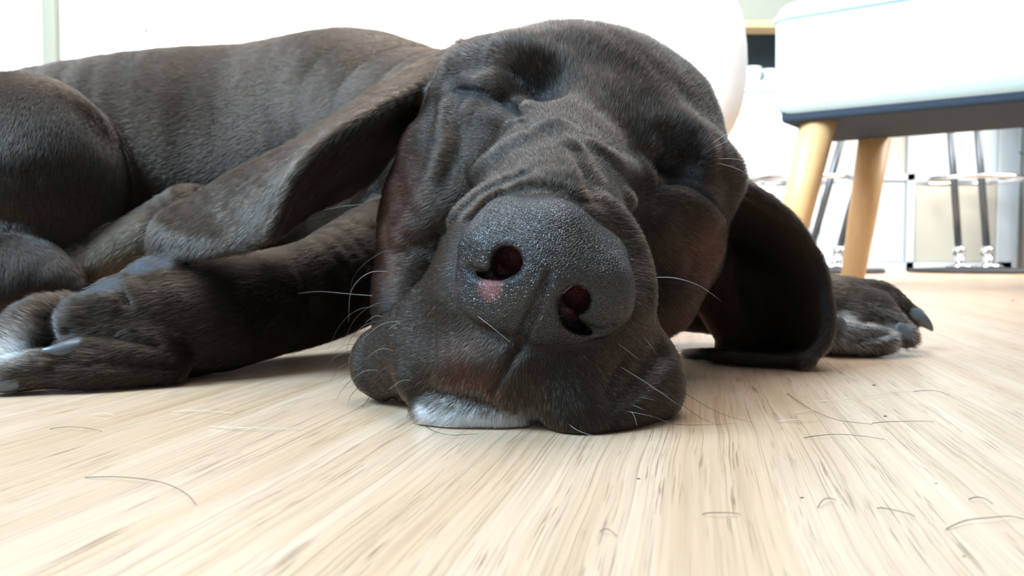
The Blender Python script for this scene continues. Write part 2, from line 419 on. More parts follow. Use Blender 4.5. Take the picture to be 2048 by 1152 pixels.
    def sheet(s, rows, rad, k=.004, n=(70, 44)):
        """a curved skin flap: rows x columns of points, thick by rad"""
        G = np.array(rows, float); Rd = np.array(rad, float)
        if Rd.ndim < 2: Rd = np.broadcast_to(Rd, G.shape[:2]).copy()
        def cr(A, m):
            q = len(A); t = np.linspace(0, q-1, m); i = np.minimum(t.astype(int), q-2); u = (t-i)
            u = u.reshape([-1]+[1]*(A.ndim-1)); g = lambda j: A[np.clip(j, 0, q-1)]
            p0, p1, p2, p3 = g(i-1), g(i), g(i+1), g(i+2)
            return .5*((2*p1)+(-p0+p2)*u+(2*p0-5*p1+4*p2-p3)*u*u+(-p0+3*p1-3*p2+p3)*u**3)
        A = cr(G, n[0]); A = np.swapaxes(cr(np.swapaxes(A, 0, 1), n[1]), 0, 1)
        r = cr(Rd, n[0]); r = cr(r.T, n[1]).T
        pts = A.reshape(-1, 3); rr = r.reshape(-1); m = rr.max()+2*k+.004
        q = s.sub(pts.min(0)-m, pts.max(0)+m)
        if q is None: return
        sl, X, Y, Z = q
        T = np.full(s.D[sl].shape, .05, dtype=np.float32)
        gx, gy, gz = X.ravel(), Y.ravel(), Z.ravel()
        for p, ra in zip(pts, rr):
            w = ra+k*1.2+.002
            i0, i1 = np.searchsorted(gx, p[0]-w), np.searchsorted(gx, p[0]+w)
            j0, j1 = np.searchsorted(gy, p[1]-w), np.searchsorted(gy, p[1]+w)
            k0, k1 = np.searchsorted(gz, p[2]-w), np.searchsorted(gz, p[2]+w)
            v = T[i0:i1, j0:j1, k0:k1]
            if v.size == 0: continue
            d = np.sqrt((gx[i0:i1, None, None]-p[0])**2+(gy[None, j0:j1, None]-p[1])**2+(gz[None, None, k0:k1]-p[2])**2)-ra
            np.minimum(v, d, out=v)
        D = s.D[sl]; h = np.maximum(k-np.abs(D-T), 0); s.D[sl] = np.minimum(D, T)-h*h/(4*k)
    def sample(s, P_):
        P_ = np.atleast_2d(P_); idx = []; fr = []
        for a in range(3):
            g = s.g[a]; i = np.clip(np.searchsorted(g, P_[:, a])-1, 0, len(g)-2)
            idx.append(i); fr.append(np.clip((P_[:, a]-g[i])/(g[i+1]-g[i]), 0, 1))
        out = 0
        for dx in (0, 1):
            for dy in (0, 1):
                for dz in (0, 1):
                    wgt = (fr[0] if dx else 1-fr[0])*(fr[1] if dy else 1-fr[1])*(fr[2] if dz else 1-fr[2])
                    out = out+wgt*s.D[idx[0]+dx, idx[1]+dy, idx[2]+dz]
        return out
    def hit(s, px, py, off=0.0):
        """where the sculpt so far meets the line of sight of a photograph pixel"""
        Yv = np.arange(.19, .75, .0006); a = np.array([P(px, py, y) for y in (1.0,)])[0]-np.array([0, 0, CAMZ])
        pts = np.array([0, 0, CAMZ])+a[None]*(Yv/a[1])[:, None]
        d = s.sample(pts); i = np.argmax(d < 0)
        if d[i] >= 0: return P(px, py, .33)
        return P(px, py, Yv[i]+off)
    def nets(s):
        D = s.D; S = D < 0; nx, ny, nz = D.shape
        g = s.g
        c = np.zeros((nx-1, ny-1, nz-1), np.uint8)
        for dx in (0, 1):
            for dy in (0, 1):
                for dz in (0, 1): c += S[dx:nx-1+dx, dy:ny-1+dy, dz:nz-1+dz]
        cells = np.argwhere((c > 0) & (c < 8)); del c
        idm = {}; flat = cells[:, 0].astype(np.int64)*ny*nz+cells[:, 1]*nz+cells[:, 2]
        acc = np.zeros((len(cells), 3)); cnt = np.zeros(len(cells))
        for ax in range(3):
            o = [a for a in range(3) if a != ax]
            for u in (0, 1):
                for v in (0, 1):
                    a = cells.copy(); a[:, o[0]] += u; a[:, o[1]] += v; b = a.copy(); b[:, ax] += 1
                    da = D[a[:, 0], a[:, 1], a[:, 2]]; db = D[b[:, 0], b[:, 1], b[:, 2]]
                    m = (da < 0) != (db < 0); t = np.where(m, da/np.where(da == db, 1, da-db), 0)
                    pa = np.stack([g[i][a[:, i]] for i in range(3)], 1).astype(float); pb = np.stack([g[i][b[:, i]] for i in range(3)], 1)
                    acc += (pa+(pb-pa)*t[:, None])*m[:, None]; cnt += m
        V = acc/np.maximum(cnt, 1)[:, None]
        order = np.argsort(flat); sf = flat[order]
        def look(q):
            f = q[:, 0].astype(np.int64)*ny*nz+q[:, 1]*nz+q[:, 2]
            return order[np.clip(np.searchsorted(sf, f), 0, len(sf)-1)]
        Fs = []
        for ax in range(3):
            lo = [slice(1, -1)]*3; lo[ax] = slice(0, -1); hi = list(lo); hi[ax] = slice(1, None)
            # inner edges only
            A = S[tuple(slice(0, -1) if i == ax else slice(1, -1) for i in range(3))]
            B = S[tuple(slice(1, None) if i == ax else slice(1, -1) for i in range(3))]
            e = np.argwhere(A != B)
            sgn = A[e[:, 0], e[:, 1], e[:, 2]]
            for i in range(3):
                if i != ax: e[:, i] += 1
            u, v = [(1, 2), (2, 0), (0, 1)][ax]
            q = []
            for du, dv in ((-1, -1), (0, -1), (0, 0), (-1, 0)):
                t = e.copy(); t[:, u] += du; t[:, v] += dv; q.append(look(t))
            F = np.stack(q, 1); F[~sgn] = F[~sgn][:, ::-1]
            Fs.append(F)
        return V, np.concatenate(Fs)
def relax(V, F, it=2, lam=.5):
    e = np.concatenate([F[:, [0, 1]], F[:, [1, 2]], F[:, [2, 3]], F[:, [3, 0]]]); n = len(V)
    deg = np.bincount(e[:, 0], minlength=n)+np.bincount(e[:, 1], minlength=n)
    for i in range(it):
        for l in (lam, -lam*1.02):
            s = np.stack([np.bincount(e[:, 0], V[e[:, 1], a], n)+np.bincount(e[:, 1], V[e[:, 0], a], n) for a in range(3)], 1)
            V = V+l*(s/np.maximum(deg, 1)[:, None]-V)
    return V
def vnorm(V, F):
    n = np.cross(V[F[:, 2]]-V[F[:, 0]], V[F[:, 3]]-V[F[:, 1]]); out = np.zeros_like(V)
    for k in range(4):
        for a in range(3): out[:, a] += np.bincount(F[:, k], n[:, a], len(V))
    return out/np.maximum(np.linalg.norm(out, axis=1), 1e-12)[:, None]

fx = axis([(-.60, -.36, .004, .0026), (-.36, -.12, .0018, .0014), (-.12, -.078, .0012, .0009), (-.078, .105, .0009, .0009), (.105, .16, .001, .0014), (.16, .27, .0014, .0018)])
fy = axis([(.205, .36, .0009, .0009), (.36, .46, .0011, .0018), (.46, .74, .0022, .004)])
fz = axis([(-.003, .155, .001, .001), (.155, .225, .0014, .002)])
B = Field(fx, fy, fz)
# frame of the head: it lies rolled about 24 degrees, the nose turned down to the floor
Fw = P(1080, 540, .222)-P(1160, 245, .36); Fw /= np.linalg.norm(Fw)
_r = math.radians(24); Rt = np.array([math.cos(_r), 0, -math.sin(_r)]); Rt -= Fw*(Rt@Fw); Rt /= np.linalg.norm(Rt)
Up = np.cross(Rt, -Fw); Up /= np.linalg.norm(Up)
if Up[2] < 0: Up = -Up
HB = np.stack([Rt, Fw, Up])
def S(px, py, Y, r, k=.006, mode='add', F=None): (F or B).ball(P(px, py, Y), R(r, Y), k, mode)
def C(a, b, k=.008, mode='add', F=None):
    (F or B).cone(P(*a[:3]), P(*b[:3]), R(a[3], a[2]), R(b[3], b[2]), k, mode)
def CH(l, k=.006, mode='add', F=None):
    (F or B).chain([P(*q[:3]) for q in l], [R(q[3], q[2]) for q in l], k, mode)

# --- trunk, lying on its side behind the head
CH([(950, 275, .47, 165), (700, 358, .57, 252), (420, 358, .57, 254), (150, 380, .555, 241), (-200, 420, .53, 200), (-430, 430, .51, 165)], .03)
S(700, 322, .56, 240, .03)
CH([(1000, 330, .43, 160), (800, 400, .50, 200)], .03)
# --- hind leg folded at the left
B.ell(P(45, 372, .465), (.0545, .048, .0605), k=.008)
CH([(-200, 440, .47, 190), (40, 400, .465, 150)], .01)
CH([(-160, 560, .43, 120), (20, 575, .425, 112), (110, 590, .425, 62)], .006)
CH([(150, 560, .445, 46), (250, 500, .455, 55), (380, 440, .47, 70)], .006)
CH([(-330, 300, .50, 120), (-560, 420, .50, 90)], .03)
# --- near foreleg: elbow under the head, paw at the left
CH([(880, 470, .45, 110), (760, 520, .425, 112), (650, 575, .400, 103), (560, 603, .388, 104), (420, 634, .352, 114), (300, 650, .337, 112), (225, 668, .328, 88)], .006)
CH([(330, 560, .338, 44), (300, 554, .337, 43)], .005)
CH([(245, 612, .327, 60), (186, 640, .321, 58)], .004)
CH([(290, 700, .322, 62), (200, 700, .314, 46), (165, 703, .311, 34)], .004)
CH([(330, 718, .322, 52), (200, 740, .308, 40), (90, 742, .303, 38), (30, 752, .300, 36), (12, 760, .299, 28)], .004)
CH([(130, 640, .336, 50), (80, 660, .33, 62), (40, 710, .322, 60), (20, 745, .312, 42)], .004)
# --- far foreleg running behind the head to the right paw
CH([(1120, 560, .45, 90), (1400, 585, .455, 78), (1560, 622, .455, 66), (1660, 622, .442, 68)], .012)
CH([(1660, 630, .430, 72), (1725, 640, .428, 66)], .008)
CH([(1700, 600, .436, 42), (1758, 598, .44, 34), (1800, 625, .438, 27), (1822, 634, .436, 20)], .004)
CH([(1700, 640, .42, 46), (1765, 650, .418, 38), (1800, 668, .415, 28), (1812, 676, .413, 22)], .004)
CH([(1680, 670, .412, 42), (1740, 680, .408, 33), (1770, 684, .406, 26)], .004)

# --- skull and cheeks
B.ell(P(1172, 278, .372), (.0590, .060, .0455), HB, .01)
CH([(1010, 172, .355, 74), (1150, 162, .352, 100), (1285, 222, .368, 112), (1360, 310, .362, 82)], .012)
S(1300, 252, .385, 122, .012)
CH([(960, 150, .365, 66), (900, 200, .36, 50)], .01)
S(905, 330, .352, 108, .012); S(880, 440, .350, 118, .012); S(868, 560, .345, 112, .014); S(850, 640, .335, 100, .012)
S(1376, 400, .352, 88, .012); S(1355, 500, .345, 90, .012); S(1312, 590, .335, 82, .012)
S(1180, 560, .36, 170, .014)
# --- muzzle
S(985, 335, .337, 112, .014); S(925, 405, .332, 84, .014); S(1290, 430, .330, 92, .014)
CH([(1120, 300, .335, 142), (1105, 390, .300, 150), (1092, 480, .270, 156), (1085, 550, .2585, 148)], .012)
C((985, 495, .268, 102), (982, 600, .2525, 110), .01)
C((1203, 540, .268, 100), (1200, 630, .2530, 100), .01)
# brows and eye sockets
CH([(930, 140, .345, 42), (1030, 130, .336, 56), (1090, 175, .332, 48)], .012)
CH([(1270, 290, .332, 42), (1360, 300, .335, 60), (1430, 350, .345, 50)], .012)
S(978, 218, .3315, 58, .009); S(1378, 422, .3300, 54, .009); S(1345, 345, .3430, 62, .012); S(1305, 345, .3400, 50, .012)
# ridge of the cheekbone left
CH([(905, 205, .345, 24), (907, 290, .337, 24), (895, 365, .332, 24), (855, 425, .332, 22), (815, 480, .336, 16)], .014)
# --- flews
CH([(960, 610, .262, 112), (880, 680, .27, 112), (800, 722, .284, 84), (778, 726, .286, 78)], .008)
CH([(1020, 706, .2465, 92), (940, 724, .2495, 82), (862, 748, .2565, 68)], .006)
CH([(1170, 640, .262, 112), (1230, 710, .264, 105), (1275, 762, .268, 84)], .008)
CH([(1090, 700, .249, 88), (1135, 765, .2445, 76), (1160, 824, .2385, 58), (1235, 812, .2455, 62), (1290, 784, .256, 58)], .014)
CH([(1030, 758, .2445, 62), (1090, 772, .2435, 60)], .006)
# --- chin below the lips
B.ell(P(952, 814, .2512), (R(126, .25), R(84, .25), R(62, .25)), k=.0015)
C((1000, 822, .2465, 54), (1070, 818, .2480, 50), .0015)

# --- nose bed, wrinkles, lids (placed on the surface built so far)
def on(px, py, off=0.0): return B.hit(px, py, off)
def dense(l):
    A = np.array(l, float); d = np.r_[0, np.cumsum(np.linalg.norm(np.diff(A[:, :2], axis=0), axis=1))]
    m = max(int(d[-1]/11), len(l)); t = np.linspace(0, d[-1], m)
    x, y, w_ = (np.interp(t, d, A[:, i]) for i in range(3))
    for _ in range(2):
        for v in (x, y): v[1:-1] = .25*v[:-2]+.5*v[1:-1]+.25*v[2:]
    return list(zip(x, y, w_))
def ridge(l, k=.004, pr=0.0):
    l = dense(l); p = [on(x, y, R(r, .3)+.0006) for x, y, r in l]; k = .0055; B.chain(p, [R(r, q[1]) for (x, y, r), q in zip(l, p)], k, 'add')
def crease(l, k=.002, off=0.0):
    l = dense(l); p = [on(x, y, off) for x, y, r in l]; B.chain(p, [R(r, q[1]) for (x, y, r), q in zip(l, p)], k, 'sub')
def slit(l, k=.0016, off=0.0):
    l = dense(l); p = np.array([on(x, y) for x, y, r in l]); yy = p[:, 1]+off
    B.chain([P(x, y, v) for (x, y, r), v in zip(l, yy)], [R(r, v) for (x, y, r), v in zip(l, yy)], k, 'sub')
    return [P(x, y, v) for (x, y, r), v in zip(l, yy)]
ridge([(906, 196, 16), (906, 250, 22), (902, 310, 23), (885, 365, 23), (848, 420, 22), (815, 470, 14)], .006)
ridge([(852, 455, 12), (905, 400, 16), (960, 345, 18), (1020, 300, 18), (1085, 268, 16), (1128, 262, 10)], .006)
ridge([(1112, 256, 10), (1128, 275, 14), (1140, 310, 15), (1150, 365, 12)], .005)
ridge([(1185, 300, 10), (1230, 330, 15), (1280, 350, 14)], .005)
ridge([(1165, 395, 12), (1215, 420, 18), (1255, 470, 18), (1283, 540, 16), (1290, 600, 12)], .006)
ridge([(1250, 400, 12), (1310, 450, 17), (1340, 520, 16)], .006)
crease([(880, 468, 3), (935, 412, 4), (985, 374, 4), (1050, 350, 3)], .004)
crease([(1150, 300, 4), (1175, 345, 5), (1190, 395, 4)], .006)
crease([(945, 440, 4), (1000, 392, 5), (1060, 374, 5), (1110, 378, 5), (1160, 400, 4)], .003)
# left eye: brow hollow, closed slit, lower lid
B.ball(on(1078, 172, .001), R(32, .33), .014, 'sub')
ridge([(935, 168, 8), (985, 168, 13), (1030, 188, 12), (1052, 222, 9)], .004, .0012)
EL = slit([(912, 180, 4), (955, 182, 8), (995, 192, 10), (1024, 210, 10), (1038, 238, 6)], .0015)
crease([(1046, 245, 2), (1060, 262, 3)], .003)
ridge([(940, 226, 8), (985, 240, 10), (1025, 250, 8)], .006, .0012)
# right eye
B.ball(on(1350, 312, .001), R(30, .33), .012, 'sub')
ER = slit([(1322, 376, 5), (1345, 368, 8), (1375, 373, 10), (1412, 393, 10), (1444, 430, 6)], .0018)
ridge([(1332, 388, 8), (1370, 396, 11), (1412, 420, 10), (1438, 448, 8)], .005, .001)
ridge([(1300, 300, 12), (1350, 285, 16), (1405, 310, 14)], .008, .001)
# philtrum and mouth line
PH = slit([(1045, 685, 7), (1030, 708, 8), (1010, 740, 8), (988, 778, 5)], .002, .0003)
crease([(770, 806, 3), (805, 795, 6), (1066, 845, 8), (1076, 872, 8)][:2], .003); crease([(1060, 835, 7), (1070, 855, 9), (1078, 872, 8)], .003)
slit([(1322, 705, 3), (1298, 738, 4), (1262, 775, 4), (1225, 802, 3)], .006)
# toes of the near paw, toes of the far paw
crease([(150, 668, 4), (230, 672, 5), (320, 690, 3)], .004)
crease([(130, 728, 3), (240, 728, 5), (360, 728, 4)], .004)
crease([(246, 556, 3), (262, 600, 4)], .005)
crease([(1720, 640, 3), (1800, 645, 4)], .004); crease([(1700, 680, 3), (1770, 668, 4)], .004)
# fold of skin over the thigh
ridge([(-20, 462, 10), (60, 458, 14), (120, 485, 14), (170, 535, 10)], .01, .001)

# --- ears
def g3(l): return [P(*p) for p in l]
earL = [[(930, 100, .395), (905, 125, .375), (880, 160, .362)],
        [(800, 158, .392), (775, 190, .368), (745, 230, .345)],
        [(700, 225, .390), (680, 256, .362), (652, 292, .334)],
        [(600, 288, .382), (594, 318, .358), (590, 358, .329)],
        [(500, 336, .374), (520, 380, .350), (561, 420, .330)],
        [(400, 393, .364), (450, 440, .345), (540, 462, .331)],
        [(322, 442, .352), (400, 474, .340), (508, 486, .333)],
        [(312, 505, .346), (380, 508, .338), (488, 494, .334)]]
B.sheet([g3(r) for r in earL], [[.0035, .0030, .0035]]+[[.0023, .0020, .0024]]*7, .003)
earLi = [[(880, 168, .362), (885, 230, .385)], [(745, 232, .346), (800, 290, .388)], [(652, 294, .335), (740, 350, .392)],
         [(592, 360, .330), (690, 388, .392)], [(562, 420, .331), (625, 415, .372)], [(542, 462, .332), (575, 450, .352)]]
B.sheet([g3(r) for r in earLi], .0018, .003)
earR = [[(1420, 330, .385), (1455, 345, .368), (1482, 372, .360)],
        [(1440, 430, .410), (1520, 420, .385), (1572, 432, .362)],
        [(1455, 520, .424), (1560, 520, .410), (1634, 525, .366)],
        [(1462, 600, .422), (1575, 610, .415), (1653, 615, .362)],
        [(1465, 670, .414), (1570, 690, .410), (1650, 680, .360)],
        [(1440, 715, .415), (1540, 722, .385), (1612, 724, .358)]]
B.sheet([g3(r) for r in earR], [[.0026, .0022, .0024]]*2+[[.0022, .0020, .0028]]*4, .003, (80, 60))
earR2 = [[(1376, 706, .405), (1378, 712, .400)], [(1450, 705, .405), (1455, 716, .375)], [(1540, 712, .400), (1540, 722, .366)], [(1612, 716, .385), (1618, 720, .358)]]
B.sheet([g3(r) for r in earR2], .0021, .003)
CH([(1400, 520, .41, 60), (1430, 600, .415, 42), (1455, 660, .42, 30), (1465, 700, .415, 26)], .008)   # base of the ear and neck skin

# --- the nose is its own part: nothing of the body grows into the nostrils
noseF = Field(axis([(-.030, .045, .00055, .00055)]), axis([(.208, .272, .00055, .00055)]), axis([(.005, .080, .00055, .00055)]))
def nose_shape(Fd):
    c = P(1092, 535, .2445); Fd.ell(c, (R(163, .2400), .0215, R(118, .24)), HB, .004)
    for a in [((975, 500, .240, 52), (1010, 440, .247, 40)), ((1190, 560, .240, 62), (1200, 520, .247, 50)), ((1085, 560, .236, 62), (1110, 470, .240, 66))]: C(a[0], a[1], .008, F=Fd)
    CH([(940, 560, .240, 26), (958, 600, .237, 40), (1000, 618, .2355, 42)], .006, F=Fd)     # left wing
    CH([(1040, 600, .2355, 40), (1062, 640, .2375, 46), (1056, 668, .2415, 40)], .007, F=Fd)     # columella
    CH([(1095, 640, .237, 40), (1150, 672, .241, 34)], .007, F=Fd)
    CH([(1215, 575, .238, 42), (1228, 612, .237, 36), (1212, 638, .238, 28)], .006, F=Fd)   # right wing
def nostrils(Fd, g=0.0):
    def sl(l, depth=.0):
        pts = [noseF0(x, y)+np.array([0, depth, 0]) for x, y, r in l]; Fd.chain(pts, [R(r+g, .225) for x, y, r in l], .002, 'sub')
    CH([(1014, 524, .205, 31+g), (1014, 525, .227, 31+g), (1024, 514, .240, 24+g)], .0025, 'sub', F=Fd)
    CH([(1005, 537, .205, 17+g), (1003, 540, .236, 14+g)], .002, 'sub', F=Fd)
    for d in (0, .004): sl([(1000, 546, 14), (975, 552, 10), (952, 546, 8), (940, 538, 6)], d)
    CH([(1152, 598, .205, 28+g), (1152, 600, .228, 28+g), (1150, 592, .240, 23+g)], .0025, 'sub', F=Fd)
    for d in (0, .004, .008): sl([(1130, 610, 14), (1138, 640, 15), (1165, 658, 12), (1200, 664, 6), (1222, 655, 3)], d)
_c = {}
def noseF0(x, y):
    if (x, y) not in _c: _c[(x, y)] = noseF.hit(x, y)
    return _c[(x, y)].copy()
nose_shape(noseF)
for q_ in ((1000, 546), (975, 552), (952, 546), (940, 538), (1130, 610), (1138, 640), (1165, 658), (1200, 664), (1222, 655)): noseF0(*q_)
def ncr(l, k, off=0.0):
    p = [noseF.hit(x, y, off) for x, y, r in l]; noseF.chain(p, [R(r, q[1]) for (x, y, r), q in zip(l, p)], k, 'sub')
NP_ = [(1098, 548, 3), (1092, 564, 5), (1085, 580, 7), (1077, 600, 9), (1068, 620, 9), (1059, 640, 9), (1050, 660, 9), (1043, 676, 9), (1036, 692, 9)]
NPH = [noseF.hit(x, y) for x, y, r in NP_]
ncr(NP_, .002)
nostrils(noseF)
nostrils(B, 5)

# --- everything stands on the floor
Zg = B.g[2][None, None, :]
B.D = np.maximum(B.D, (0.0006-Zg).astype(np.float32))
import time; _t = time.time()
V, F = B.nets(); V = relax(V, F, 2)
# slight unevenness of muscle and skin
def wob(V, s, seed):
    r = np.random.default_rng(seed); o = np.zeros(len(V))
    for i in range(7):
        d = r.normal(size=3); d /= np.linalg.norm(d); o += np.sin(V@d*s*(.7+.6*r.random())+r.random()*6.28)
    return o/7
NV = vnorm(V, F)
V = V+NV*((wob(V, 260, 1)*.0006+wob(V, 620, 2)*.00025)*np.where(V[:, 1] > .43, .4, 1))[:, None]
V[:, 2] = np.maximum(V[:, 2], .0004)
NV = vnorm(V, F)
print('dog verts', len(V), time.time()-_t)
# ------------------------------------------------------------------ coat colours (patches that belong to the dog)
BROWN = np.array([.0200, .0126, .0080]); DARK = np.array([.006, .005, .005]); RED = np.array([.075, .024, .012])
GREYP = np.array([.038, .040, .047]); WHITE = np.array([.62, .66, .70]); PINK = np.array([.20, .075, .07]); TAN = np.array([.105, .072, .042])
def blob(V, px, py, Y, r, soft=.5):
    d = np.linalg.norm(V-P(px, py, Y), axis=1)/R(r, Y); return np.clip((1-d)/soft, 0, 1)
def coat(V, N_=None):
    c = np.tile(BROWN, (len(V), 1)); n = wob(V, 90, 5)[:, None]
    c = c*(1+.22*n)
    def mixin(w, col):
        nonlocal c; w = np.clip(w, 0, 1)[:, None]; c = c*(1-w)+col*w
    for (px, py, Y, r, a) in ((830, 400, .335, 120, .75), (835, 300, .345, 80, .7), (790, 480, .335, 90, .7), (780, 560, .33, 70, .5), (1400, 500, .33, 110, .6), (1330, 620, .33, 70, .6), (940, 730, .24, 90, .5), (1000, 770, .24, 60, .5), (1480, 620, .40, 130, .5), (1580, 620, .41, 60, .5)):
        mixin(blob(V, px, py, Y, r, .8)*a, RED)
    for (px, py, Y, r, a) in ((1075, 165, .325, 60, .85), (1350, 315, .325, 84, .9), (1092, 215, .32, 36, .6)):
        mixin(blob(V, px, py, Y, r, .5)*a, DARK)
    for (px, py, Y, r) in ((250, 470, .44, 80), (210, 510, .44, 60)): mixin(blob(V, px, py, Y, r, .6)*.8, TAN)
    return c
# bare skin shows at the pads, the lips and the inner nostrils
def bare(V):
    m = np.zeros(len(V))
    for (px, py, Y, r) in ((292, 532, .333, 45), (325, 528, .335, 38)): m = np.maximum(m, blob(V, px, py, Y, r, .35)*(V[:, 2] > P(300, 548, .337)[2]))
    for q in ((225, 572), (190, 585), (160, 605), (140, 635), (137, 655)):
        m = np.maximum(m, blob(V, q[0], q[1], .322, 44, .4))
    return m
bc = coat(V); bm = bare(V)[:, None]
chinw = np.clip((np.exp(-(((V-P(955, 842, .243))/np.array([R(115, .25), .012, R(28, .25)]))**2).sum(1))*2-.3), 0, 1)[:, None]
vc = bc*(1-bm)+GREYP*bm; vc = vc*(1-chinw*.6)+np.array([.6, .6, .6])*chinw*.6
dist_n = noseF.sample(V); inn = np.all((V > [g[0] for g in noseF.g]) & (V < [g[-1] for g in noseF.g]), axis=1)
dist_n = np.where(inn, dist_n, .05)
def near(V, paths):
    d = np.full(len(V), 1.0)
    for pa in paths:
        for a, b in zip(pa[:-1], pa[1:]):
            ab = b-a; t = np.clip(((V-a)@ab)/(ab@ab), 0, 1); d = np.minimum(d, np.linalg.norm(V-a-t[:, None]*ab, axis=1))
    return d
dsl = near(V, [EL, ER]); dph = near(V, [PH])
w_ = np.clip((.0028-dsl)/.0012, 0, 1)[:, None]; vc = vc*(1-w_)+np.array([.004, .0035, .0035])*w_
w_ = np.clip((.0022-dph)/.0012, 0, 1)[:, None]*.8; vc = vc*(1-w_)+np.array([.020, .009, .007])*w_
vc = np.concatenate([vc, np.ones((len(V), 1))], 1)

def skin_mat():
    m, nt, b = newmat('dog_skin'); L = nt.links.new
    a = N(nt, 'ShaderNodeAttribute', attribute_name='coat'); L(a.outputs['Color'], b.inputs['Base Color'])
    b.inputs['Roughness'].default_value = .62; b.inputs['Specular IOR Level'].default_value = .3
    tc = N(nt, 'ShaderNodeTexCoord'); nz = N(nt, 'ShaderNodeTexNoise', Scale=700.0, Detail=3.0); L(tc.outputs['Object'], nz.inputs['Vector'])
    bp = N(nt, 'ShaderNodeBump', Strength=.5, Distance=.0006); L(nz.outputs['Fac'], bp.inputs['Height']); L(bp.outputs[0], b.inputs['Normal'])
    return m
def nose_mat():
    m, nt, b = newmat('wet_pebbled_nose_skin'); L = nt.links.new
    a = N(nt, 'ShaderNodeAttribute', attribute_name='coat'); L(a.outputs['Color'], b.inputs['Base Color'])
    tc = N(nt, 'ShaderNodeTexCoord')
    wz = N(nt, 'ShaderNodeTexNoise', Scale=500.0); L(tc.outputs['Object'], wz.inputs['Vector'])
    sc = N(nt, 'ShaderNodeVectorMath', operation='SCALE'); sc.inputs['Scale'].default_value = .0003; L(wz.outputs['Color'], sc.inputs[0])
    ad = N(nt, 'ShaderNodeVectorMath', operation='ADD'); L(tc.outputs['Object'], ad.inputs[0]); L(sc.outputs[0], ad.inputs[1])
    vo = N(nt, 'ShaderNodeTexVoronoi', Scale=1350.0); vo.feature = 'DISTANCE_TO_EDGE'; L(ad.outputs[0], vo.inputs['Vector'])
    mr = N(nt, 'ShaderNodeMapRange'); mr.interpolation_type = 'SMOOTHSTEP'; mr.inputs['From Max'].default_value = .30; L(vo.outputs['Distance'], mr.inputs['Value'])
    bp = N(nt, 'ShaderNodeBump', Strength=.85, Distance=.0002); L(mr.outputs[0], bp.inputs['Height'])
    nz = N(nt, 'ShaderNodeTexNoise', Scale=2500.0, Detail=3.0); L(tc.outputs['Object'], nz.inputs['Vector'])
    b2 = N(nt, 'ShaderNodeBump', Strength=.25, Distance=.0002); L(nz.outputs['Fac'], b2.inputs['Height']); L(bp.outputs[0], b2.inputs['Normal'])
    L(b2.outputs[0], b.inputs['Normal'])
    b.inputs['Roughness'].default_value = .34; b.inputs['Specular IOR Level'].default_value = .5
    return m
def claw_mat():
    m, nt, b = newmat('grey_claw_horn'); b.inputs['Base Color'].default_value = (.16, .18, .21, 1); b.inputs['Roughness'].default_value = .32
    tc = N(nt, 'ShaderNodeTexCoord'); nz = N(nt, 'ShaderNodeTexNoise', Scale=250.0, Detail=4.0); nt.links.new(tc.outputs['Object'], nz.inputs['Vector'])
    cr = N(nt, 'ShaderNodeValToRGB'); cr.color_ramp.elements[0].color = (.05, .055, .06, 1); cr.color_ramp.elements[1].color = (.15, .165, .18, 1)
    nt.links.new(nz.outputs['Fac'], cr.inputs[0]); nt.links.new(cr.outputs[0], b.inputs['Base Color']); return m
M_skin = skin_mat(); M_nose = nose_mat(); M_claw = claw_mat()
def set_col(o, col):
    at = o.data.color_attributes.new('coat', 'FLOAT_COLOR', 'POINT'); at.data.foreach_set('color', np.asarray(col, np.float32).ravel())
dog = mesh_np('dog', V, F, M_skin); set_col(dog, vc)
tag(dog, 'sleeping dark brown dog lying on its side with its chin on the floor', 'dog')

nV, nF = noseF.nets(); nV = relax(nV, nF, 2); nose = mesh_np('nose', nV, nF, M_nose, dog)
nc = np.tile(np.array([.014, .012, .0115]), (len(nV), 1))
def nmix(w, col):
    global nc; w = np.clip(w, 0, 1)[:, None]; nc = nc*(1-w)+np.array(col)*w
nmix(blob(nV, 985, 572, .2300, 38, .6)*.9, PINK); nmix(blob(nV, 1020, 575, .2300, 26, .8)*.8, PINK); nmix(blob(nV, 925, 580, .238, 22, .8)*.5, PINK)
nmix(blob(nV, 1024, 520, .240, 50, .6)*1.0, [.17, .055, .062]); nmix(blob(nV, 1160, 598, .240, 50, .6)*1.0, [.19, .055, .062])
_d = near(nV, [NPH]); nmix(np.clip((.0016-_d)/.0008, 0, 1)*.8, [.008, .005, .005])
set_col(nose, np.concatenate([nc, np.ones((len(nV), 1))], 1)); nose['label'] = 'moist pebbled dark grey nose'

def claw(pts, name='claw'):
    mb = MB(); mb.tube([P(*p[:3]) for p in pts], [R(p[3], p[2]) for p in pts], 16)
    o = mb.build(name, M_claw, dog); s = o.modifiers.new('sub', 'SUBSURF'); s.levels = 1; s.render_levels = 2
    return o
claw([(205, 690, .320, 18), (172, 692, .310, 23), (138, 700, .304, 21), (108, 705, .301, 15), (88, 702, .300, 8), (82, 699, .2998, 2)])
claw([(50, 755, .299, 20), (25, 764, .296, 21), (-5, 770, .294, 16), (-30, 773, .293, 8)])
claw([(130, 612, .331, 10), (128, 600, .329, 7), (124, 592, .328, 2)])
claw([(1800, 622, .436, 18), (1828, 630, .434, 18), (1848, 642, .433, 13), (1862, 656, .432, 6), (1866, 663, .432, 1)])
claw([(1782, 652, .413, 18), (1806, 664, .411, 18), (1824, 678, .41, 12), (1832, 692, .41, 4)])
claw([(1662, 632, .408, 9), (1674, 640, .405, 14), (1686, 656, .404, 12), (1692, 675, .404, 5)])

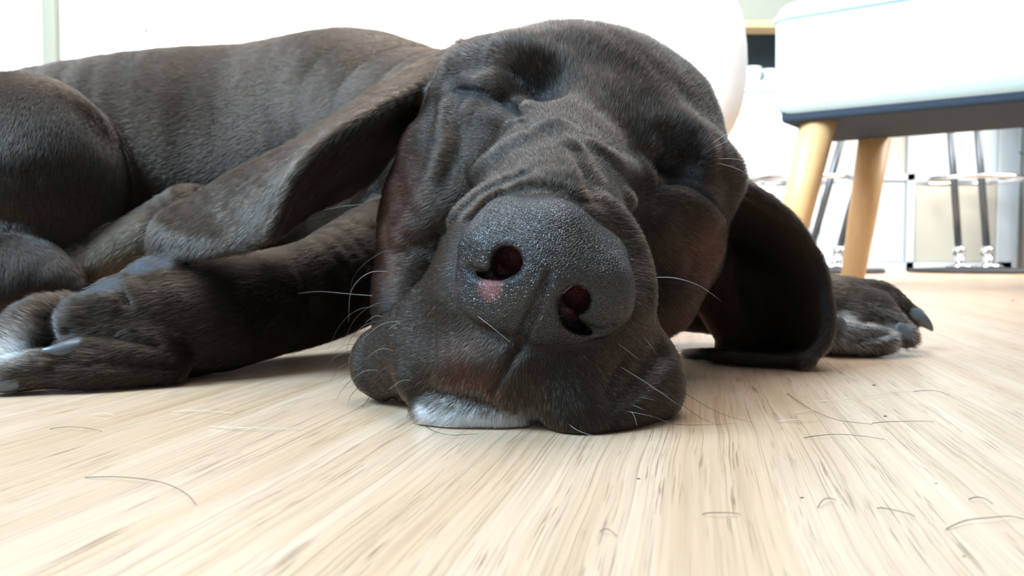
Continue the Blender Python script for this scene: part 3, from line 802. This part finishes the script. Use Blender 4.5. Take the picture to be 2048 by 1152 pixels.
# ------------------------------------------------------------------ fur
def hair_mat():
    m = bpy.data.materials.new('short_fur'); m.use_nodes = True; nt = m.node_tree; nt.nodes.clear()
    out = N(nt, 'ShaderNodeOutputMaterial'); h = N(nt, 'ShaderNodeBsdfHairPrincipled')
    h.parametrization = 'COLOR'; h.inputs['Roughness'].default_value = .25; h.inputs['IOR'].default_value = 1.42; h.inputs['Radial Roughness'].default_value = .5
    a = N(nt, 'ShaderNodeAttribute', attribute_name='coat'); nt.links.new(a.outputs['Color'], h.inputs['Color'])
    nt.links.new(h.outputs[0], out.inputs['Surface']); return m
M_hair = hair_mat()
tri = np.concatenate([F[:, [0, 1, 2]], F[:, [0, 2, 3]]])
A_, B_, C_ = V[tri[:, 0]], V[tri[:, 1]], V[tri[:, 2]]
ar = .5*np.linalg.norm(np.cross(B_-A_, C_-A_), axis=1); cen = (A_+B_+C_)/3; tn = np.cross(B_-A_, C_-A_); tn /= np.maximum(np.linalg.norm(tn, axis=1), 1e-12)[:, None]
wt = ar/np.maximum(cen[:, 1], .2)**2
toc = np.array([0, 0, CAMZ])-cen; toc /= np.linalg.norm(toc, axis=1)[:, None]; fac = (tn*toc).sum(1)
wt *= np.clip(.35+1.2*fac, .12, 1.0)                   # fewer hairs on the sides turned away
wt *= (cen[:, 2] > .0015); wt *= (cen[:, 0] > -.42)
wt[(tn[:, 2] < -.7) & (cen[:, 2] < .006)] = 0
bt = bm[:, 0][tri[:, 0]]; wt *= (1-.97*np.clip(bt*1.6, 0, 1))
dn = dist_n[tri[:, 0]]; wt *= np.clip((dn-.0006)/.0012, 0.0, 1)
wt *= np.clip((np.minimum(dsl, dph+.0006)[tri[:, 0]]-.0013)/.0008, 0, 1)
idx = rng.choice(len(tri), HAIRS, p=wt/wt.sum())
u, v = rng.random(HAIRS), rng.random(HAIRS); fl = u+v > 1; u[fl] = 1-u[fl]; v[fl] = 1-v[fl]
root = A_[idx]+(B_[idx]-A_[idx])*u[:, None]+(C_[idx]-A_[idx])*v[:, None]
nn = NV[tri[idx, 0]]
# flow of the coat: at these places the hair points this way (given by two points), with this length in mm
G = [  # px, py, Y,  to px, py, Y,  length mm
 (1100, 340, .29, 1110, 250, .32, 3.2), (1000, 370, .28, 960, 330, .30, 2.8), (1200, 420, .28, 1260, 380, .30, 3.0),
 (1150, 230, .32, 1170, 120, .34, 4.5), (1170, 90, .34, 1190, 20, .38, 5.0), (1290, 160, .34, 1330, 90, .38, 5.0), (1400, 230, .35, 1450, 190, .38, 5),
 (1060, 90, .33, 1040, 30, .37, 5.0), (960, 130, .34, 900, 90, .37, 4.5), (950, 160, .33, 900, 180, .34, 3.2), (1250, 270, .32, 1230, 200, .34, 4.5),
 (1340, 290, .32, 1350, 230, .34, 4.5), (1420, 320, .34, 1460, 300, .36, 4.5), (1400, 430, .32, 1450, 470, .34, 3.5), (1340, 480, .31, 1390, 520, .33, 4),
 (1370, 560, .33, 1400, 600, .36, 5), (980, 250, .31, 900, 270, .33, 3), (900, 300, .33, 840, 330, .36, 3.5), (830, 330, .34, 790, 400, .37, 4.5), (790, 480, .34, 760, 540, .38, 4.5),
 (870, 480, .31, 820, 520, .33, 3), (860, 600, .27, 790, 620, .30, 2.6), (800, 700, .27, 740, 720, .30, 1.8), (930, 700, .25, 880, 720, .26, 2.2), (960, 760, .24, 940, 810, .243, 2.8),
 (1050, 760, .24, 1060, 810, .243, 2.8), (900, 830, .24, 870, 880, .25, 4.5), (1000, 840, .24, 1000, 890, .245, 4.5), (1130, 780, .24, 1160, 840, .245, 3.0), (1150, 850, .235, 1160, 890, .24, 3.0),
 (1280, 660, .27, 1330, 690, .30, 3), (1270, 790, .25, 1320, 820, .27, 2.2), (1230, 720, .25, 1280, 760, .26, 2.6), (1290, 560, .28, 1340, 590, .31, 3),
 (1200, 690, .245, 1240, 730, .25, 2), (1000, 700, .24, 960, 740, .243, 1.8), (1080, 720, .24, 1080, 770, .243, 1.8),
 (700, 120, .49, 600, 125, .49, 7), (400, 150, .49, 300, 160, .49, 7), (500, 250, .46, 420, 290, .46, 7), (300, 250, .47, 220, 280, .47, 7), (380, 350, .45, 300, 400, .45, 7), (150, 160, .5, 80, 170, .5, 7),
 (60, 250, .41, 40, 340, .41, 6), (180, 330, .42, 190, 420, .42, 6), (60, 420, .41, 80, 500, .41, 6), (60, 560, .39, 60, 640, .39, 6),
 (800, 170, .36, 700, 230, .35, 5), (650, 280, .34, 570, 340, .335, 4.5), (500, 380, .34, 430, 440, .335, 4.5), (400, 460, .335, 370, 520, .335, 4.5), (700, 300, .35, 620, 380, .35, 8),
 (750, 340, .38, 700, 390, .38, 12), (600, 520, .36, 500, 540, .35, 5), (450, 580, .33, 350, 600, .32, 5), (280, 620, .31, 200, 650, .305, 4.5), (400, 700, .32, 280, 720, .31, 5), (600, 660, .37, 480, 690, .35, 5),
 (80, 640, .31, 20, 620, .31, 6), (60, 710, .30, -20, 690, .30, 7), (100, 750, .30, 20, 760, .30, 6), (650, 450, .38, 560, 480, .37, 5), (280, 470, .42, 200, 510, .42, 7),
 (1530, 420, .365, 1600, 500, .365, 7), (1620, 560, .36, 1650, 640, .36, 5), (1600, 710, .355, 1550, 740, .36, 3.5), (1540, 560, .40, 1610, 680, .40, 11), (1480, 560, .42, 1500, 660, .42, 8),
 (1440, 640, .41, 1440, 720, .41, 6), (1480, 725, .37, 1400, 715, .38, 3), (1700, 590, .41, 1770, 620, .41, 7), (1760, 640, .40, 1820, 680, .40, 7), (1700, 680, .39, 1730, 720, .39, 7), (1780, 690, .39, 1810, 710, .40, 6)]
gp = np.array([P(*g[:3]) for g in G]); gd = np.array([P(*g[3:6])-P(*g[:3]) for g in G]); gd /= np.linalg.norm(gd, axis=1)[:, None]; gl = np.array([g[6] for g in G])*.001
dirv = np.zeros((HAIRS, 3)); ln = np.zeros(HAIRS); sw = np.zeros(HAIRS)
for i in range(len(G)):
    d2 = ((root-gp[i])**2).sum(1); ww = 1/(d2+.00005)**2; dirv += gd[i]*ww[:, None]; ln += gl[i]*ww; sw += ww
ln /= sw; dirv /= np.maximum(np.linalg.norm(dirv, axis=1), 1e-9)[:, None]
dirv += rng.normal(size=(HAIRS, 3))*.10
# clumps: neighbours lean the same way
dirv += np.stack([wob(root, 900, 11), wob(root, 900, 12), wob(root, 900, 13)], 1)*np.where(root[:, 1] > .40, .06, .2)[:, None]
tang = dirv-nn*(dirv*nn).sum(1)[:, None]; tang /= np.maximum(np.linalg.norm(tang, axis=1), 1e-9)[:, None]
ln *= rng.uniform(.6, 1.2, HAIRS)*np.where(root[:, 1] > .40, .7, 1.0)
_ds = near(root, [EL, ER]); ln *= np.clip(_ds/.007, .35, 1)
lift = rng.uniform(.05, .22, HAIRS)+.03
s = np.array([0, .35, .7, 1.0]); pts = np.zeros((HAIRS, 4, 3))
for k in range(4):
    pts[:, k] = root+tang*(ln*s[k])[:, None]+nn*(ln*(lift*s[k]*(1.25-.55*s[k])))[:, None]
pts[:, 0] -= nn*.0004
pts[:, :, 2] = np.maximum(pts[:, :, 2], .0006)
hc = coat(root)
hc *= np.exp(rng.normal(-.25, .45, HAIRS))[:, None]
_pm = (rng.random(HAIRS) < .05) & (root[:, 1] < .36); hc[_pm] = np.array([.16, .145, .125])*rng.uniform(.5, 1.2, (_pm.sum(), 1))
hc = np.clip(hc*1.0, .003, 1)
_k = np.clip((.0034-_ds)/.0012, 0, 1)[:, None]*.8; hc = hc*(1-_k)+.004*_k
def hblob(px, py, Y, r, soft, frac, col=WHITE):
    w_ = blob(root, px, py, Y, r, soft)*frac; m = rng.random(HAIRS) < w_; hc[m] = col*rng.uniform(.55, 1.1, (m.sum(), 1))
cw = np.clip((np.exp(-(((root-P(955, 846, .243))/np.array([R(120, .25), .02, R(38, .25)]))**2).sum(1))*2.0-.35), 0, 1)
cw *= (root[:, 0] < P(1072, 850, .24)[0]); m = rng.random(HAIRS) < cw*1.3; hc[m] = np.array([.70, .75, .80])*rng.uniform(.85, 1.2, (m.sum(), 1)); ln_m = m
for q in ((900, 795, .243, 70, .8, .5), (970, 795, .243, 80, .8, .5), (1050, 805, .243, 75, .8, .45), (1110, 790, .24, 80, .8, .3), (1170, 780, .245, 90, .8, .2), (1150, 840, .238, 50, .8, .2), (880, 640, .26, 110, .8, .16)): hblob(*q, col=WHITE*.6)
for q in ((846, 822), (875, 834), (905, 842), (935, 848), (965, 852), (995, 855), (1025, 857), (1050, 858)): hblob(q[0], q[1], .2425, 27, .35, 1.0, col=np.array([.80, .86, .92]))
for q in ((60, 670, .31, 78, .5, .6), (40, 720, .305, 85, .5, .85), (90, 745, .302, 40, .6, .4)): hblob(*q)
for q in ((1745, 665, .402, 85, .6, .6), (1790, 655, .408, 60, .6, .75), (1690, 665, .402, 62, .5, .85), (1780, 605, .428, 40, .6, .7)): hblob(*q)
wid = np.full(HAIRS, .000048); far = root[:, 1] > .42; wid[far] = .00008; wid *= rng.uniform(.8, 1.25, HAIRS)
try:
    cu = bpy.data.hair_curves.new('fur'); cu.add_curves([4]*HAIRS)
    cu.position_data.foreach_set('vector', pts.astype(np.float32).ravel())
    ra = cu.attributes.get('radius') or cu.attributes.new('radius', 'FLOAT', 'POINT')
    ra.data.foreach_set('value', (wid[:, None]*np.array([1, .95, .7, .15])[None]).astype(np.float32).ravel())
    ca = cu.attributes.new('coat', 'FLOAT_COLOR', 'CURVE'); ca.data.foreach_set('color', np.concatenate([hc, np.ones((HAIRS, 1))], 1).astype(np.float32).ravel())
    cu.materials.append(M_hair); fur = bpy.data.objects.new('fur', cu); COL.objects.link(fur); fur.parent = dog
    fur['kind'] = 'stuff'; fur['label'] = 'short glossy dark brown coat'
except Exception as e:
    print('HAIR FAIL', e)
# ------------------------------------------------------------------ whiskers and feelers
M_whd = simple('dark_whisker', (.05, .038, .032), .35); M_whl = simple('pale_whisker', (.38, .36, .35), .3)
def smooth_path(p, n=14):
    p = [np.asarray(q, float) for q in p]; out = []
    if len(p) == 2: return [p[0]*(1-t)+p[1]*t for t in np.linspace(0, 1, n)]
    for t in np.linspace(0, len(p)-1-1e-6, n):
        i = int(t); u = t-i; g = lambda j: p[min(max(j, 0), len(p)-1)]
        a, b, c, d = g(i-1), g(i), g(i+1), g(i+2)
        out.append(.5*((2*b)+(-a+c)*u+(2*a-5*b+4*c-d)*u*u+(-a+3*b-3*c+d)*u**3))
    return out
def whisker(l, r=.00011, mat=None, toward=-.004):
    h = B.hit(*l[0]); pts = [h+(P(l[0][0], l[0][1], h[1]+.002)-P(l[0][0], l[0][1], h[1]))]
    for i, (x, y) in enumerate(l[1:]): pts.append(P(x, y, h[1]+toward*(i+1)/len(l)))
    for q in pts: q[2] = max(q[2], .0008)
    q = smooth_path(pts); n = len(q)
    MB().tube(q, [r*(1-.85*(i/(n-1))**1.3) for i in range(n)], 6).build('whisker', mat or M_whd, dog)
for l, m, tw in (
    ([(752, 592), (700, 588), (640, 583), (594, 587)], M_whl, .01), ([(820, 505), (769, 502), (708, 552), (699, 625)], M_whd, .012),
    ([(792, 545), (740, 545), (703, 580), (697, 645)], M_whl, .012), ([(802, 604), (750, 608), (708, 641), (686, 690)], M_whd, .012),
    ([(770, 640), (730, 650), (700, 680), (690, 720)], M_whd, .008), ([(765, 610), (715, 620), (680, 650), (655, 700)], M_whd, .01),
    ([(722, 745), (690, 772), (672, 802)], M_whd, -.006), ([(728, 765), (703, 790), (694, 822)], M_whd, -.008), ([(745, 785), (728, 810), (722, 838)], M_whd, -.008),
    ([(770, 795), (756, 822), (752, 842)], M_whd, -.006), ([(822, 802), (816, 828), (812, 850)], M_whd, -.01), ([(705, 700), (670, 715), (640, 745)], M_whd, .004),
    ([(712, 720), (680, 735), (660, 765)], M_whd, 0), ([(720, 690), (690, 690), (668, 705)], M_whd, .004),
    ([(1228, 726), (1289, 763), (1360, 812)], M_whl, -.008), ([(1092, 810), (1149, 857), (1188, 884)], M_whl, -.009), ([(1242, 801), (1266, 828), (1274, 852)], M_whl, -.006),
    ([(1280, 740), (1344, 792), (1400, 835), (1454, 881)], M_whd, -.010), ([(1300, 735), (1349, 772), (1430, 822), (1504, 850)], M_whd, -.004), ([(1290, 825), (1344, 847), (1400, 850), (1469, 847)], M_whd, -.008),
    ([(1322, 700), (1360, 740), (1385, 790)], M_whd, -.004), ([(1330, 690), (1352, 722), (1362, 760)], M_whd, -.002), ([(1315, 760), (1352, 800), (1372, 842)], M_whd, -.006),
    ([(1300, 555), (1350, 556), (1400, 572), (1442, 602)], M_whl, -.002),
    ([(1405, 300), (1450, 270), (1498, 245)], M_whl, .002), ([(1408, 308), (1460, 280), (1525, 262)], M_whl, .002), ([(1415, 318), (1470, 318), (1512, 330)], M_whl, .002), ([(1412, 322), (1480, 340), (1556, 392)], M_whl, .002),
    ([(1012, 128), (990, 90), (952, 62)], M_whd, .002), ([(1030, 118), (1010, 80), (994, 50)], M_whd, .002), ([(1048, 104), (1040, 60), (1030, 26)], M_whd, .002), ([(1060, 120), (1062, 90), (1056, 66)], M_whd, .002),
    ([(850, 310), (880, 325), (900, 352)], M_whl, -.004), ([(960, 330), (972, 355), (980, 384)], M_whd, -.004),
    ([(1130, 862), (1120, 880), (1110, 890)], M_whd, -.002), ([(980, 850), (990, 872), (1010, 880)], M_whd, -.002), ([(742, 408), (690, 412), (650, 420)], M_whl, .006)):
    whisker(l, mat=m, toward=tw)
wr = random.Random(5)
for i in range(16):
    x, y = wr.uniform(735, 840), wr.uniform(610, 770); L = wr.uniform(40, 90); a = math.radians(wr.uniform(150, 215))
    dx, dy = math.cos(a)*L, -math.sin(a)*L*.6
    whisker([(x, y), (x+dx*.5, y+dy*.4), (x+dx, y+dy*.6+L*.35)], r=.00008, mat=wr.choice([M_whd, M_whl]), toward=wr.uniform(-.006, .004))
for i in range(12):
    x, y = wr.uniform(1180, 1310), wr.uniform(650, 820); L = wr.uniform(30, 75); a = math.radians(wr.uniform(-60, -10))
    dx, dy = math.cos(a)*L, -math.sin(a)*L
    whisker([(x, y), (x+dx*.5, y+dy*.45), (x+dx, y+dy)], r=.00008, mat=wr.choice([M_whd, M_whl]), toward=wr.uniform(-.008, -.003))
def nose_hair(l, tw=-.003):
    h = noseF.hit(*l[0]); pts = [h]+[P(x, y, h[1]+tw) for x, y in l[1:]]
    q = smooth_path(pts, 18); MB().tube(q, .00006, 6).build('whisker', M_whl, dog)
nose_hair([(1170, 578), (1152, 568), (1125, 588), (1098, 618), (1080, 640)], -.002); nose_hair([(955, 632), (985, 655), (1020, 684)], -.004)

# ------------------------------------------------------------------ loose hairs and specks on the floor
def FP(px, py, z=.0005):
    a = P(px, py, 1.0)-np.array([0, 0, CAMZ]); t = (z-CAMZ)/a[2]; return np.array([0, 0, CAMZ])+a*t
LH = [
 ([(170, 953), (240, 956), (320, 968), (370, 988), (391, 1006)], 0, 'long thin dark dog hair curving on the floor at the lower left'),
 ([(100, 856), (150, 857), (204, 861)], 0, 'fine dark dog hair on the floor below the near paw'),
 ([(345, 822), (400, 824), (470, 826)], 1, 'pale straw coloured dog hair on the floor below the near paw'),
 ([(418, 852), (480, 858), (540, 859), (598, 858)], 1, 'long pale dog hair lying left of the chin, lower of two'),
 ([(185, 829), (232, 830)], 1, 'short pale dog hair on the floor below the white toe'),
 ([(850, 850), (872, 866), (905, 873), (955, 866)], 0, 'curled dark dog hair right in front of the white chin'),
 ([(1574, 785), (1620, 820), (1674, 842), (1744, 847)], 0, 'dark dog hair bent down towards the right, below the fallen ear'),
 ([(1744, 845), (1800, 846), (1868, 842)], 0, 'straight dark dog hair on the floor at the right, level with the ear hair'),
 ([(1608, 874), (1680, 872), (1768, 877)], 0, 'thin dark dog hair lying across the grain below the fallen ear'),
 ([(1556, 842), (1600, 842), (1644, 840)], 1, 'pale dog hair lying across the grain, lowest below the ear'),
 ([(1590, 825), (1620, 823), (1640, 822)], 1, 'short pale dog hair on the floor, middle one below the ear'),
 ([(1630, 802), (1700, 800), (1780, 788), (1830, 782)], 1, 'long pale dog hair curving up to the right below the far paw'),
 ([(1636, 1012), (1650, 1002), (1672, 998)], 0, 'small curved dark dog hair at the lower right, left of the two longer ones'),
 ([(1754, 1014), (1785, 1024), (1830, 1030)], 0, 'short thick dark dog hair slanting down at the lower right'),
 ([(1937, 997), (1960, 999), (1985, 1005)], 0, 'short dark dog hair at the right edge, above the long wavy one'),
 ([(1892, 1056), (1930, 1044), (1980, 1040), (2020, 1035), (2047, 1036)], 0, 'long wavy dark dog hair at the lower right edge'),
 ([(1405, 1026), (1440, 1030), (1480, 1026)], 0, 'faint dark dog hair on the floor below the right lip'),
 ([(1200, 1061), (1215, 1063), (1233, 1070)], 0, 'tiny dark hair on the floor at the bottom centre'),
 ([(1826, 782), (1870, 784), (1900, 790)], 0, 'thin dark dog hair on the floor below the claws of the far paw')]
for l, pale, lab in LH:
    pts = smooth_path([FP(*q) for q in l], 16); n = len(pts)
    for i in range(n): pts[i][2] = .00025+.0007*math.sin(math.pi*i/(n-1))
    d = pts[n//2][1]; o = MB().tube(pts, [(.00010 if not pale else .00013)*(1-.5*i/n) for i in range(n)], 6).build('loose_hair', M_whl if pale else M_whd)
    tag(o, lab, 'hair', 'loose dog hairs on the floor')
M_straw = simple('pale_straw_hair', (.75, .66, .52), .5)
for o in [o for o in bpy.data.objects if o.name.startswith('loose_hair') and 'pale' in o['label']]: o.data.materials[0] = M_straw
M_crumb = simple('brown_crumb', (.10, .07, .05), .8); M_crumb2 = simple('orange_crumb', (.55, .25, .06), .8)
for px, py, r, m, lab in ((1770, 833, 6, M_crumb, 'dark flat crumb on the floor below the far paw, the lower one'), (1748, 771, 6, M_crumb, 'dark flat crumb on the floor just below the far paw'),
    (1277, 958, 6, M_crumb, 'brown speck on the floor below the right lip'), (1604, 996, 6, M_crumb, 'dark speck on the floor left of a curved hair'), (1928, 1113, 5, M_crumb, 'dark speck in the lower right corner of the floor'),
    (1872, 967, 5, M_crumb2, 'orange speck on the floor at the lower right'), (2025, 602, 7, M_crumb2, 'orange crumb on the far floor at the right edge')):
    c = FP(px, py, .0); s = .7*r*c[1]/FPX; mb = MB(); rr = random.Random(px)
    V = []; n = 9
    for z, k in ((0.0, .8), (.35, 1), (.7, .6)):
        for i in range(n):
            a = 6.283*i/n; q = s*k*rr.uniform(.7, 1.2); V.append((q*math.cos(a), q*.6*math.sin(a), z*s*.6))
    F2 = [(i, (i+1) % n, n+(i+1) % n, n+i) for i in range(n)]+[(n+i, n+(i+1) % n, 2*n+(i+1) % n, 2*n+i) for i in range(n)]+[tuple(2*n+i for i in range(n)), tuple(range(n-1, -1, -1))]
    o = mb.add(V, F2).build('crumb', m); o.location = (c[0], c[1], 0); tag(o, lab, 'crumb', 'crumbs on the floor')
